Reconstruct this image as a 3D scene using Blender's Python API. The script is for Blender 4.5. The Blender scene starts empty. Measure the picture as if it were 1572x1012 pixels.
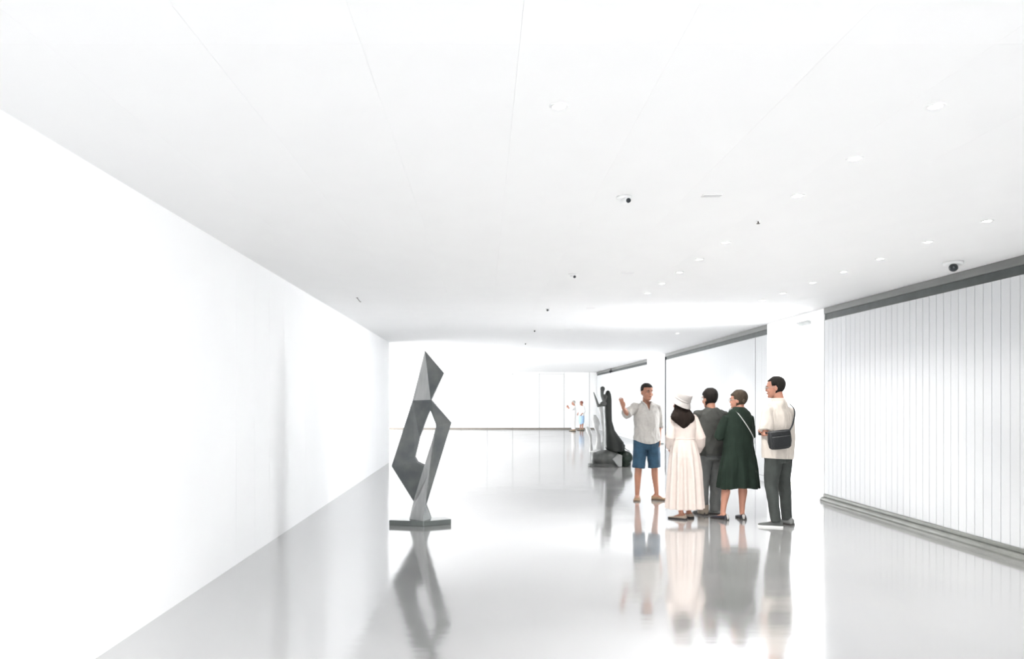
import bpy, bmesh, math, random
from mathutils import Vector, Matrix, noise
random.seed(7)
V = Vector
R = math.radians
scene = bpy.context.scene
COL = scene.collection

# ------------------------------------------------------------------ camera
EYE = 1.5            # eye height in metres
CEIL = 2.845         # ceiling height
cam_data = bpy.data.cameras.new('camera')
cam = bpy.data.objects.new('camera', cam_data)
COL.objects.link(cam)
cam.location = (0, 0, EYE)
cam.rotation_euler = (R(90), 0, 0)
cam_data.sensor_width = 36.0
cam_data.lens = 36.0 * 1135 / 1572
cam_data.shift_x = (786 - 743) / 1572
cam_data.shift_y = (613 - 506) / 1572
cam_data.clip_start = 0.05
scene.camera = cam

# ------------------------------------------------------------------ world and light
world = bpy.data.worlds.new('overcast_sky')
scene.world = world
world.use_nodes = True
world.node_tree.nodes['Background'].inputs['Color'].default_value = (0.93, 0.96, 1.0, 1)
world.node_tree.nodes['Background'].inputs['Strength'].default_value = 1.2

def daylight(name, loc, rot, sx, sy, power, col=(0.98, 0.99, 1.0)):
    l = bpy.data.lights.new(name, 'AREA')
    l.shape = 'RECTANGLE'; l.size = sx; l.size_y = sy; l.energy = power; l.color = col
    o = bpy.data.objects.new(name, l); COL.objects.link(o)
    o.location = loc; o.rotation_euler = rot
    return o

# two unseen lights added behind the camera, then passage and far hall daylight
daylight('added_front_light', (1.4, -7.8, 1.45), (R(90), 0, 0), 7.0, 2.5, 85)
daylight('added_side_light', (7.9, -4.1, 1.45), (R(90), 0, R(90)), 5.8, 2.5, 350)  # added to brighten the left wall
daylight('daylight_passage', (8.7, 12.05, 1.05), (R(90), 0, R(90)), 1.9, 1.9, 190)
daylight('daylight_passage_far', (9.2, 23.3, 1.45), (R(90), 0, R(90)), 2.3, 2.5, 220)
daylight('daylight_far_hall', (-9.3, 27.3, 1.45), (R(90), 0, R(-90)), 18.0, 2.5, 1000)

scene.view_settings.view_transform = 'Standard'
scene.view_settings.look = 'None'
scene.view_settings.gamma = 1.0
scene.view_settings.use_curve_mapping = False
scene.view_settings.exposure = 1.38
LAMP = 52.0

# ------------------------------------------------------------------ materials
MATS = {}
def mat(name, col, rough=0.6, metal=0.0, ior=1.45, var=0.0, scale=6.0, bump=0.0, bscale=60.0, stretch=None, col2=None, emit=0.0, rvar=0.0, sheen=0.0):
    if name in MATS:
        return MATS[name]
    m = bpy.data.materials.new(name); m.use_nodes = True
    nt = m.node_tree; b = nt.nodes['Principled BSDF']
    b.inputs['Roughness'].default_value = rough
    b.inputs['Metallic'].default_value = metal
    b.inputs['IOR'].default_value = ior
    c = tuple(col) + (1,)
    b.inputs['Base Color'].default_value = c
    tc = nt.nodes.new('ShaderNodeTexCoord')
    mp = nt.nodes.new('ShaderNodeMapping')
    nt.links.new(tc.outputs['Object'], mp.inputs['Vector'])
    if stretch: mp.inputs['Scale'].default_value = stretch
    if var > 0 or col2:
        n = nt.nodes.new('ShaderNodeTexNoise'); n.inputs['Scale'].default_value = scale
        n.inputs['Detail'].default_value = 5
        nt.links.new(mp.outputs['Vector'], n.inputs['Vector'])
        r = nt.nodes.new('ShaderNodeValToRGB')
        r.color_ramp.elements[0].position = 0.3; r.color_ramp.elements[1].position = 0.7
        lo = tuple(max(0, x * (1 - var)) for x in col); hi = tuple(min(1, x * (1 + var)) for x in col)
        if col2: lo, hi = tuple(col), tuple(col2)
        r.color_ramp.elements[0].color = lo + (1,); r.color_ramp.elements[1].color = hi + (1,)
        nt.links.new(n.outputs['Fac'], r.inputs['Fac'])
        nt.links.new(r.outputs['Color'], b.inputs['Base Color'])
        if rvar > 0:
            mr = nt.nodes.new('ShaderNodeMapRange')
            mr.inputs['To Min'].default_value = rough - rvar; mr.inputs['To Max'].default_value = rough + rvar
            nt.links.new(n.outputs['Fac'], mr.inputs['Value'])
            nt.links.new(mr.outputs['Result'], b.inputs['Roughness'])
    if bump > 0:
        n2 = nt.nodes.new('ShaderNodeTexNoise'); n2.inputs['Scale'].default_value = bscale; n2.inputs['Detail'].default_value = 3
        nt.links.new(mp.outputs['Vector'], n2.inputs['Vector'])
        bp = nt.nodes.new('ShaderNodeBump'); bp.inputs['Strength'].default_value = bump; bp.inputs['Distance'].default_value = 0.01
        nt.links.new(n2.outputs['Fac'], bp.inputs['Height'])
        nt.links.new(bp.outputs['Normal'], b.inputs['Normal'])
    if sheen > 0:
        b.inputs['Sheen Weight'].default_value = sheen
    if emit > 0:
        b.inputs['Emission Color'].default_value = c
        b.inputs['Emission Strength'].default_value = emit
    MATS[name] = m
    return m

M_WALL = mat('white_plaster', (0.90, 0.905, 0.91), 0.55, var=0.01, scale=1.5, bump=0.02, bscale=200)
M_CEIL = mat('white_ceiling_paint', (0.80, 0.80, 0.80), 0.7, var=0.01, scale=2)
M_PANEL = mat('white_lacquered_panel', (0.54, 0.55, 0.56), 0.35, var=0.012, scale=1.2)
M_BACKP = mat('white_wall_board', (0.84, 0.84, 0.835), 0.5, var=0.01, scale=1.0)
M_GAP = mat('dark_joint', (0.10, 0.11, 0.11), 0.8, var=0.1)
M_JOINT = mat('grey_joint', (0.55, 0.55, 0.55), 0.8, var=0.05)
M_FASCIA = mat('satin_grey_metal', (0.15, 0.153, 0.148), 0.45, metal=0.2, var=0.08, scale=3, stretch=(1, 0.6, 4))
M_SLOT = mat('dark_metal_slot_shade', (0.042, 0.05, 0.048), 0.5, metal=0.2, var=0.25, scale=4)  # dark metal, also carries the shade of the recessed slot
M_RAIL = mat('brushed_steel_rail', (0.17, 0.175, 0.16), 0.4, metal=0.25, var=0.15, scale=5, stretch=(1, 0.3, 3))
M_BASEB = mat('pale_brown_skirting', (0.24, 0.215, 0.185), 0.6, var=0.1)

def floor_material():
    m = bpy.data.materials.new('polished_concrete'); m.use_nodes = True
    nt = m.node_tree; b = nt.nodes['Principled BSDF']
    tc = nt.nodes.new('ShaderNodeTexCoord')
    big = nt.nodes.new('ShaderNodeTexNoise'); big.inputs['Scale'].default_value = 0.9; big.inputs['Detail'].default_value = 6
    fine = nt.nodes.new('ShaderNodeTexNoise'); fine.inputs['Scale'].default_value = 55; fine.inputs['Detail'].default_value = 4
    nt.links.new(tc.outputs['Object'], big.inputs['Vector']); nt.links.new(tc.outputs['Object'], fine.inputs['Vector'])
    mix = nt.nodes.new('ShaderNodeMath'); mix.operation = 'ADD'
    sc = nt.nodes.new('ShaderNodeMath'); sc.operation = 'MULTIPLY'; sc.inputs[1].default_value = 0.3
    nt.links.new(fine.outputs['Fac'], sc.inputs[0]); nt.links.new(big.outputs['Fac'], mix.inputs[0]); nt.links.new(sc.outputs[0], mix.inputs[1])
    r = nt.nodes.new('ShaderNodeValToRGB')
    r.color_ramp.elements[0].position = 0.45; r.color_ramp.elements[1].position = 0.85
    r.color_ramp.elements[0].color = FLOOR_LO + (1,); r.color_ramp.elements[1].color = FLOOR_HI + (1,)
    nt.links.new(mix.outputs[0], r.inputs['Fac']); nt.links.new(r.outputs['Color'], b.inputs['Base Color'])
    mr = nt.nodes.new('ShaderNodeMapRange'); mr.inputs['From Min'].default_value = 0.3; mr.inputs['From Max'].default_value = 0.7
    mr.inputs['To Min'].default_value = 0.07; mr.inputs['To Max'].default_value = 0.14
    nt.links.new(big.outputs['Fac'], mr.inputs['Value']); nt.links.new(mr.outputs['Result'], b.inputs['Roughness'])
    wv = nt.nodes.new('ShaderNodeTexNoise'); wv.inputs['Scale'].default_value = 1.6; wv.inputs['Detail'].default_value = 3
    mp = nt.nodes.new('ShaderNodeMapping'); mp.inputs['Scale'].default_value = (0.6, 2.2, 1)
    nt.links.new(tc.outputs['Object'], mp.inputs['Vector']); nt.links.new(mp.outputs['Vector'], wv.inputs['Vector'])
    bp = nt.nodes.new('ShaderNodeBump'); bp.inputs['Strength'].default_value = 0.25; bp.inputs['Distance'].default_value = 0.004
    nt.links.new(wv.outputs['Fac'], bp.inputs['Height']); nt.links.new(bp.outputs['Normal'], b.inputs['Normal'])
    b.inputs['IOR'].default_value = 8.0
    return m
FLOOR_LO, FLOOR_HI = (0.26, 0.259, 0.257), (0.33, 0.329, 0.327)
M_FLOOR = floor_material()

# ------------------------------------------------------------------ mesh helpers
class MB:
    def __init__(s): s.v = []; s.f = []
    def box(s, x0, x1, y0, y1, z0, z1):
        b = len(s.v)
        s.v += [V(p) for p in ((x0,y0,z0),(x1,y0,z0),(x1,y1,z0),(x0,y1,z0),(x0,y0,z1),(x1,y0,z1),(x1,y1,z1),(x0,y1,z1))]
        s.f += [tuple(b+i for i in q) for q in ((0,3,2,1),(4,5,6,7),(0,1,5,4),(1,2,6,5),(2,3,7,6),(3,0,4,7))]
        return s
    def prism(s, pts, z0, z1):            # vertical prism over a plan outline (counter-clockwise)
        n = len(pts); b = len(s.v)
        s.v += [V((p[0], p[1], z0)) for p in pts] + [V((p[0], p[1], z1)) for p in pts]
        s.f += [tuple(b+i for i in reversed(range(n))), tuple(b+n+i for i in range(n))]
        for i in range(n):
            j = (i+1) % n; s.f.append((b+i, b+j, b+n+j, b+n+i))
        return s
    def rings(s, rs, cap=True):           # rs: list of equal-length point lists
        n = len(rs[0]); b = len(s.v)
        for r in rs: s.v += [V(p) for p in r]
        for k in range(len(rs)-1):
            for i in range(n):
                j = (i+1) % n
                s.f.append((b+k*n+i, b+k*n+j, b+(k+1)*n+j, b+(k+1)*n+i))
        if cap:
            s.f.append(tuple(b+i for i in reversed(range(n)))); e = b+(len(rs)-1)*n
            s.f.append(tuple(e+i for i in range(n)))
        return s
    def hloft(s, rows, n=28, power=2.0):  # horizontal ellipses: (z, half width, half depth, yc[, xc])
        rs = []
        for row in rows:
            z, a, d, yc = row[:4]; xc = row[4] if len(row) > 4 else 0.0
            rs.append([sup(a, d, 2*math.pi*i/n, power, xc, yc, z) for i in range(n)])
        return s.rings(rs)
    def tube(s, pts, rad, n=16, flat=1.0, up=None, round_ends=True):
        pts = [V(p) for p in pts]; rad = list(rad)
        if round_ends:
            d0 = (pts[0]-pts[1]).normalized(); d1 = (pts[-1]-pts[-2]).normalized()
            r0, r1 = rad[0], rad[-1]
            pts = [pts[0]+d0*r0*0.8*k for k in (0.95, 0.6)] + pts + [pts[-1]+d1*r1*0.8*k for k in (0.6, 0.95)]
            rad = [r0*0.35, r0*0.8] + rad + [r1*0.8, r1*0.35]
        tang = []
        for i in range(len(pts)):
            a = pts[max(0, i-1)]; c = pts[min(len(pts)-1, i+1)]
            t = (c-a); tang.append(t.normalized() if t.length > 1e-7 else V((0,0,1)))
        u = V(up) if up else (V((1,0,0)) if abs(tang[0].x) < 0.8 else V((0,1,0)))
        rs = []
        for p, t, r in zip(pts, tang, rad):
            u = (u - t*u.dot(t)).normalized(); w = t.cross(u)
            rs.append([p + u*(r*math.cos(2*math.pi*i/n)) + w*(r*flat*math.sin(2*math.pi*i/n)) for i in range(n)])
        return s.rings(rs)
    def ball(s, c, rx, ry, rz, n=16, m=10, rot=None):
        c = V(c); rs = []
        for k in range(m+1):
            th = math.pi*(0.04 + 0.92*k/m)
            rs.append([(-math.cos(th)*rz, math.sin(th)) for i in range(n)])
        out = []
        for k in range(m+1):
            th = math.pi*(0.04 + 0.92*k/m); z = -math.cos(th)*rz; q = math.sin(th)
            ring = []
            for i in range(n):
                a = 2*math.pi*i/n; p = V((rx*q*math.cos(a), ry*q*math.sin(a), z))
                if rot: p = rot @ p
                ring.append(c+p)
            out.append(ring)
        return s.rings(out)
    def xform(s, M, start=0):
        for i in range(start, len(s.v)): s.v[i] = M @ s.v[i]
        return s
    def mesh(s, name):
        me = bpy.data.meshes.new(name); me.from_pydata([tuple(p) for p in s.v], [], s.f); me.update()
        return me

def sup(a, d, t, power, xc, yc, z):
    c, q = math.cos(t), math.sin(t); e = 2.0/power
    return V((xc + a*math.copysign(abs(c)**e, c), yc + d*math.copysign(abs(q)**e, q), z))

def link(name, me, material=None, parent=None, smooth=False):
    if isinstance(me, MB): me = me.mesh(name)
    o = bpy.data.objects.new(name, me); COL.objects.link(o)
    if material and not me.materials: me.materials.append(material)
    if smooth:
        me.polygons.foreach_set('use_smooth', [True]*len(me.polygons))
    if parent: o.parent = parent
    return o
def struct(o): o['kind'] = 'structure'; return o
def tag(o, label, cat, group=None):
    o['label'] = label; o['category'] = cat
    if group: o['group'] = group
    return o
def empty(name, loc, rz=0.0):
    o = bpy.data.objects.new(name, None); COL.objects.link(o); o.location = loc; o.rotation_euler = (0, 0, rz)
    o.empty_display_size = 0.1
    return o
def fuse(mb, voxel=0.007, smooth=4, factor=0.5):       # overlapping volumes become one continuous skin
    me = mb.mesh('tmp'); o = bpy.data.objects.new('tmp', me); COL.objects.link(o)
    r = o.modifiers.new('r', 'REMESH'); r.mode = 'VOXEL'; r.voxel_size = voxel; r.use_smooth_shade = True
    if smooth:
        q = o.modifiers.new('s', 'SMOOTH'); q.factor = factor; q.iterations = smooth
    dg = bpy.context.evaluated_depsgraph_get(); dg.update()
    out = bpy.data.meshes.new_from_object(o.evaluated_get(dg))
    bpy.data.objects.remove(o); bpy.data.meshes.remove(me)
    return out
def folds(me, amp, freq, seed=0.0, mask=None):          # cloth folds as real relief
    me.update()
    nrm = [v.normal.copy() for v in me.vertices]
    for v, n in zip(me.vertices, nrm):
        p = V((v.co.x*freq[0]+seed, v.co.y*freq[1]+seed*1.7, v.co.z*freq[2]-seed))
        k = amp if mask is None else amp*mask(v.co)
        d = noise.noise(p)*0.7 + (0.5-abs(noise.noise(p*1.9)))*0.6
        v.co += n*(d*k)
    me.update(); return me
def carve(me, test):                                    # opens a neckline or hem
    bm = bmesh.new(); bm.from_mesh(me)
    bmesh.ops.delete(bm, geom=[f for f in bm.faces if test(f.calc_center_median())], context='FACES')
    bm.to_mesh(me); bm.free(); me.update(); return me
def bevel(o, w=0.004, seg=1):
    m = o.modifiers.new('bevel', 'BEVEL'); m.width = w; m.segments = seg; m.limit_method = 'ANGLE'
    return o

# ------------------------------------------------------------------ setting
XL, XR = -2.245, 5.03
fl = struct(link('floor', MB().box(-9.6, 9.6, -8.0, 37.6, -0.12, 0.0), M_FLOOR))

# ceiling: backing slab with boards in front of it, tiny open joints between them
ce = struct(link('ceiling', MB().box(-9.6, 9.6, -8.0, 37.6, CEIL+0.012, CEIL+0.16), M_CEIL))
bw = 0.60
xs = []
x = XL - 0.02
while x < 5.2: xs.append(x); x += bw
cache = {}
for k, x0 in enumerate(xs):
    x1 = min(x0+bw, 5.75)
    for (y0, y1) in ((-8.0, 2.80), (2.80, 11.6), (11.6, 20.2), (20.2, 28.8), (28.8, 37.5)):
        key = (round(x1-x0, 3), y1-y0)
        if key not in cache:
            cache[key] = MB().box(0.0003, x1-x0-0.0003, 0.0003, y1-y0-0.0003, 0, 0.014).mesh('ceiling_board')
        o = link('ceiling_board', cache[key], M_CEIL, ce); o.location = (x0, y0, CEIL)
# side hall ceilings (plain)
link('ceiling_board', MB().box(-9.6, XL-0.022, 17.4, 37.5, CEIL, CEIL+0.014), M_CEIL, ce)
link('ceiling_board', MB().box(5.756, 9.6, -8.0, 37.5, CEIL, CEIL+0.014), M_CEIL, ce)

# left wall: smooth near end, boards with hairline joints further in, solid end at 17.5 m
wl = struct(link('wall_left', MB().box(XL-0.30, XL-0.014, -8.0, 17.5, 0, CEIL), M_WALL))
seams = [-8.0, 6.70, 7.24, 7.74, 8.30, 9.27, 10.70, 12.2, 13.7, 15.2, 16.4, 17.5]
for a, b in zip(seams[:-1], seams[1:]):
    o = link('wall_panel', MB().box(XL-0.014, XL, a+0.0008, b-0.0008, 0.0, CEIL), M_WALL, wl)
struct(link('wall_left_hall', MB().box(-9.9, -9.6, 17.2, 37.6, 0, CEIL), M_WALL))
struct(link('wall_front_hall', MB().box(-9.6, XL-0.31, 17.2, 17.49, 0, CEIL), M_WALL))

# back wall with large boards
wb = struct(link('wall_back', MB().box(-9.6, 9.6, 37.03, 37.3, 0, CEIL), mat('shadow_joint_grey', (0.13, 0.13, 0.13), 0.8, var=0.05)))
sB = 1135/37.0
bx = [(-9.6), -6.3, -5.0, -3.7, -2.4] + [(p-743)/sB for p in (708, 748, 787, 828, 866, 905)] + [9.6]
for i, (a, b) in enumerate(zip(bx[:-1], bx[1:])):
    top = CEIL if i < 5 or i > 8 else 2.76
    link('wall_panel', MB().box(a+0.010, b-0.010, 37.0, 37.03, 0.07, top), M_BACKP, wb)
    if top < CEIL:
        link('wall_panel', MB().box(a+0.002, b-0.002, 37.0, 37.03, top+0.012, CEIL), M_BACKP, wb)
struct(link('baseboard_back', MB().box(-9.6, 5.6, 37.005, 37.03, 0.0, 0.062), M_BASEB))

# right wall: three slatted bays with steel fascia and rail, two bright side passages
def bay(p0, p1, pitch, nmax=400, rail=True, gap=0.006, end_frame=False):
    """p0 near end, p1 far end (plan points); local x runs along the bay, local y goes into the wall"""
    p0, p1 = V(p0), V(p1); L = (p1-p0).length; ang = math.atan2(p1.y-p0.y, p1.x-p0.x)
    root = struct(link('wall_right', MB().box(0, L, -0.45, -0.075, 0, CEIL), M_SLOT))
    root.location = (p0.x, p0.y, 0); root.rotation_euler = (0, 0, ang)
    # with the bay running away from the camera, the room lies on local +y
    core = link('panel_backing', MB().box(0.0, L, -0.075, -0.020, 0.05, 2.655), M_GAP, root)
    n = int(round(L/pitch)); w = L/n
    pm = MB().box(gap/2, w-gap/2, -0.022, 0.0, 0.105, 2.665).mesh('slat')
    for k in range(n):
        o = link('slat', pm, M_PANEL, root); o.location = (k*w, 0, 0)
    f = link('fascia', MB().box(0, L, -0.10, 0.012, 2.757, CEIL-0.002), M_FASCIA, root); bevel(f, 0.003)
    t = link('track', MB().box(0, L, -0.060, -0.012, 2.672, 2.757), M_SLOT, root)  # dark colour stands in for the recess shade in the slot
    if rail:
        a = link('rail_ledge', MB().box(0, L, -0.022, 0.020, 0.062, 0.104), M_RAIL, root); bevel(a, 0.004)
        rs = []
        prof = [(-0.03, 0.0), (0.062, 0.0), (0.066, 0.02), (0.060, 0.042), (0.045, 0.055), (0.022, 0.060), (-0.03, 0.060)]
        m = MB().rings([[(xx, py, pz) for py, pz in prof] for xx in (0.0, L)])
        link('rail', m, M_RAIL, root)
    return root, L
b1, L1 = bay((XR, -0.9), (XR, 10.92), 0.1285)
b2, L2 = bay((5.10, 13.22), (5.40, 22.0), 0.1285, gap=0.004, rail=False)
b3, L3 = bay((5.48, 24.7), (5.64, 36.95), 1.36, gap=0.012, rail=False)
# bay 2: dark upright frame at its far end, one darker joint near its near end, thin dark skirting
link('end_frame', MB().box(L2-0.055, L2+0.006, -0.03, 0.022, 0.0, 2.76), mat('near_black_frame', (0.02, 0.022, 0.028), 0.5, var=0.1), b2)
link('joint_strip', MB().box(0.735, 0.747, -0.02, 0.003, 0.02, 2.66), M_GAP, b2)
link('skirting', MB().box(0.02, L2-0.06, -0.02, 0.006, 0.0, 0.10), M_PANEL, b2)
link('skirting', MB().box(0.02, L3-0.02, -0.02, 0.006, 0.0, 0.10), M_PANEL, b3)
# jambs, passages and headers
struct(link('wall_passage_near', MB().box(XR-0.005, 9.3, 10.925, 11.10, 0, CEIL), M_WALL))
pf = struct(link('wall_passage_far', MB().box(5.06, 9.3, 13.05, 13.215, 0, CEIL), M_WALL))
struct(link('baseboard_passage', MB().box(5.065, 9.0, 13.035, 13.05, 0.0, 0.04), M_BASEB))
struct(link('wall_pillar_near', MB().prism([(5.39, 22.01), (9.4, 22.01), (9.4, 22.2), (5.40, 22.2)], 0, CEIL), M_WALL))
struct(link('wall_pillar', MB().box(5.45, 9.4, 24.45, 24.695, 0, CEIL), M_WALL))
struct(link('baseboard_pillar', MB().box(5.43, 6.6, 24.43, 24.45, 0.0, 0.06), M_SLOT))
struct(link('trim_1', MB().box(5.03, 5.13, 11.10, 13.05, CEIL-0.13, CEIL), M_WALL))
struct(link('trim_2', MB().box(5.40, 5.50, 22.2, 24.45, CEIL-0.13, CEIL), M_WALL))
# outer shell behind the camera: solid strips around openings made for the added lights
struct(link('wall_front', MB().box(-2.6, -2.2, -8.3, -7.95, 0, CEIL).box(-2.2, 5.0, -8.3, -7.95, 2.72, CEIL).box(5.0, 8.3, -8.3, -7.95, 0, CEIL), M_WALL))
struct(link('wall_right_outer', MB().box(8.0, 8.3, -7.95, -7.1, 0, CEIL).box(8.0, 8.3, -1.1, 10.92, 0, CEIL).box(8.0, 8.3, -7.1, -1.1, 2.72, CEIL), M_WALL))
struct(link('wall_right_return', MB().box(5.035, 8.0, -1.05, -0.91, 0, CEIL), M_WALL))

# ------------------------------------------------------------------ ceiling fittings
M_LAMP = mat('lamp_glass', (1.0, 0.98, 0.94), 0.3, emit=6.0)
M_TRIM = mat('white_fitting', (0.78, 0.78, 0.78), 0.4, var=0.02)
M_DOME = mat('smoked_dome', (0.03, 0.035, 0.04), 0.12, var=0.1)
M_SLIT = mat('dark_fitting', (0.14, 0.13, 0.12), 0.7, var=0.2)  # plain dark grey for grilles and small fittings
def annulus(r0, r1, z0, z1, n=24):
    m = MB(); ring = lambda r, z: [(r*math.cos(2*math.pi*i/n), r*math.sin(2*math.pi*i/n), z) for i in range(n)]
    m.rings([ring(r0, z1), ring(r0, z0), ring(r1-0.002, z0), ring(r1, z0+0.002), ring(r1, z1), ring(r0, z1)], cap=False)
    return m
ME_RING = annulus(0.030, 0.044, -0.005, 0.0).mesh('trim_ring')
ME_LENS = MB().hloft([(-0.0035, 0.029, 0.029, 0), (0.0, 0.030, 0.030, 0)], 20).mesh('lens')
ORD = ['first', 'second', 'third', 'fourth', 'fifth', 'sixth', 'seventh', 'eighth', 'ninth', 'tenth', 'eleventh', 'twelfth']
def downlight(x, y, label, power=None):
    o = empty('downlight', (x, y, CEIL))
    tag(o, label, 'ceiling light', 'round downlights in the white ceiling')
    link('trim_ring', ME_RING, M_TRIM, o); link('lens', ME_LENS, M_LAMP, o)
    l = bpy.data.lights.new('lamp', 'SPOT'); l.energy = power or LAMP; l.spot_size = R(125); l.spot_blend = 0.6; l.shadow_soft_size = 0.03
    l.color = (1.0, 0.985, 0.96)
    lo = bpy.data.objects.new('lamp', l); COL.objects.link(lo); lo.parent = o; lo.location = (0, 0, -0.012)
    return o
for k, y in enumerate((3.39, 4.13, 4.88, 6.33, 7.10, 7.83, 8.58, 9.37)):
    downlight(2.07, y, f'round downlight, {ORD[k]} from the near end of the middle ceiling row')
for k, y in enumerate((5.57, 6.31, 7.07, 7.79, 8.53, 9.37, 10.04)):
    downlight(3.79, y, f'round downlight, {ORD[k]} from the near end of the row beside the slatted wall', LAMP*0.3)
downlight(3.81, 12.83, 'single round downlight in the ceiling before the side passage')
downlight(3.95, 15.1, 'single faint round downlight in the ceiling beyond the side passage')
downlight(0.344, 3.39, 'lone round downlight in the near ceiling, apart from both rows', LAMP*1.5)

def dome(x, y, label, r, dark, facing):
    o = empty('security_camera', (x, y, CEIL), facing)
    tag(o, label, 'security camera', 'cameras under the ceiling')
    link('base_plate', MB().hloft([(0.0, r*1.0, r*1.0, 0), (-r*0.28, r*1.0, r*1.0, 0), (-r*0.36, r*0.9, r*0.9, 0)], 24), M_TRIM, o, True)
    b = MB().tube([(0, -r*0.35, -r*0.52), (0, r*0.85, -r*0.75)], [r*0.42, r*0.46], n=18, round_ends=True)
    b.tube([(0, 0, -r*0.2), (0, 0, -r*0.6)], [r*0.35, r*0.35], n=14)
    link('housing', fuse(b, r*0.06, 2), M_DOME if dark else M_TRIM, o, True)
    link('lens_cap', MB().tube([(0, r*1.12, -r*0.80), (0, r*1.30, -r*0.84)], [r*0.34, r*0.30], n=18, round_ends=False), M_DOME, o, True)
    return o
dome(0.93, 4.91, 'small white security camera under the ceiling, nearest of its row', 0.048, False, R(200))
dome(0.95, 7.95, 'small white security camera under the ceiling, second of its row', 0.045, False, R(200))
dome(0.95, 10.98, 'tiny dark security camera under the ceiling, third of its row', 0.035, True, R(160))
dome(0.99, 14.4, 'tiny dark security camera under the ceiling, fourth of its row', 0.03, True, R(160))
dome(1.0, 17.75, 'tiny dark security camera under the ceiling, farthest of its row', 0.03, True, R(160))
dome(4.60, 7.25, 'larger black and white security camera under the ceiling above the slatted wall', 0.088, True, R(150))
def slot(x, y, label, w=0.13):
    o = empty('air_slot', (x, y, CEIL)); tag(o, label, 'air vent', 'slim air slots in the ceiling')
    link('slot_frame', MB().box(-w/2, w/2, -0.030, -0.022, -0.005, 0).box(-w/2, w/2, 0.022, 0.030, -0.005, 0).box(-w/2, -w/2+0.006, -0.022, 0.022, -0.005, 0).box(w/2-0.006, w/2, -0.022, 0.022, -0.005, 0), M_TRIM, o)
    link('grille', MB().box(-w/2+0.006, w/2-0.006, -0.022, 0.022, -0.003, 0), M_SLIT, o)
    for q in (-0.010, 0.004):
        link('blade', MB().box(-w/2+0.006, w/2-0.006, q, q+0.006, -0.006, -0.003), M_TRIM, o)
for k, (x, y) in enumerate(((1.505, 4.88), (1.525, 7.87), (1.57, 10.9), (1.61, 14.27))):
    slot(x, y, f'slim rectangular air slot in the white ceiling, {ORD[k]} nearest of four')
o = empty('sprinkler', (2.066, 5.57, CEIL)); tag(o, 'tiny grey sprinkler head between downlights of the middle ceiling row', 'sprinkler')
link('cap', MB().hloft([(0, 0.018, 0.018, 0), (-0.006, 0.016, 0.016, 0)], 16), M_TRIM, o)
link('nozzle', MB().hloft([(-0.006, 0.006, 0.006, 0), (-0.02, 0.005, 0.005, 0), (-0.021, 0.013, 0.013, 0), (-0.024, 0.013, 0.013, 0)], 12), M_SLIT, o)
o = empty('ceiling_hook', (-1.68, 9.79, CEIL)); tag(o, 'small dark hook hanging from the ceiling above the white wall', 'hook')
link('plate', MB().hloft([(0, 0.014, 0.014, 0), (-0.005, 0.013, 0.013, 0)], 14), M_SLIT, o)
link('wire', MB().tube([(0, 0, -0.003), (0.012, 0, -0.02), (0.035, 0, -0.05), (0.05, 0, -0.056)], [0.004]*4, n=8), M_SLIT, o, True)
M_TRIM2 = mat('light_grey_fitting', (0.30, 0.31, 0.30), 0.5, var=0.05)
o = empty('exit_light', (5.06, 11.62, 2.66)); tag(o, 'small white wedge-shaped wall light above the side passage', 'wall light')
link('housing', MB().rings([[(0.0, yy, 0.0), (-0.07, yy, 0.045), (-0.07, yy, 0.055), (0.0, yy, 0.06)] for yy in (-0.2, 0.2)]), M_TRIM2, o)
link('bracket', MB().box(-0.005, 0.0, -0.06, 0.06, 0.058, 0.09), M_TRIM2, o)
o = empty('beam_camera', (5.56, 32.4, CEIL)); tag(o, 'tiny dark camera on the fascia above the farthest slatted bay', 'security camera')
link('stem', MB().box(-0.03, 0.0, -0.03, 0.03, -0.12, 0.0), M_SLIT, o)
link('housing', MB().tube([(-0.02, 0.04, -0.12), (-0.05, -0.12, -0.15)], [0.05, 0.055], n=14), M_DOME, o, True)

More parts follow.
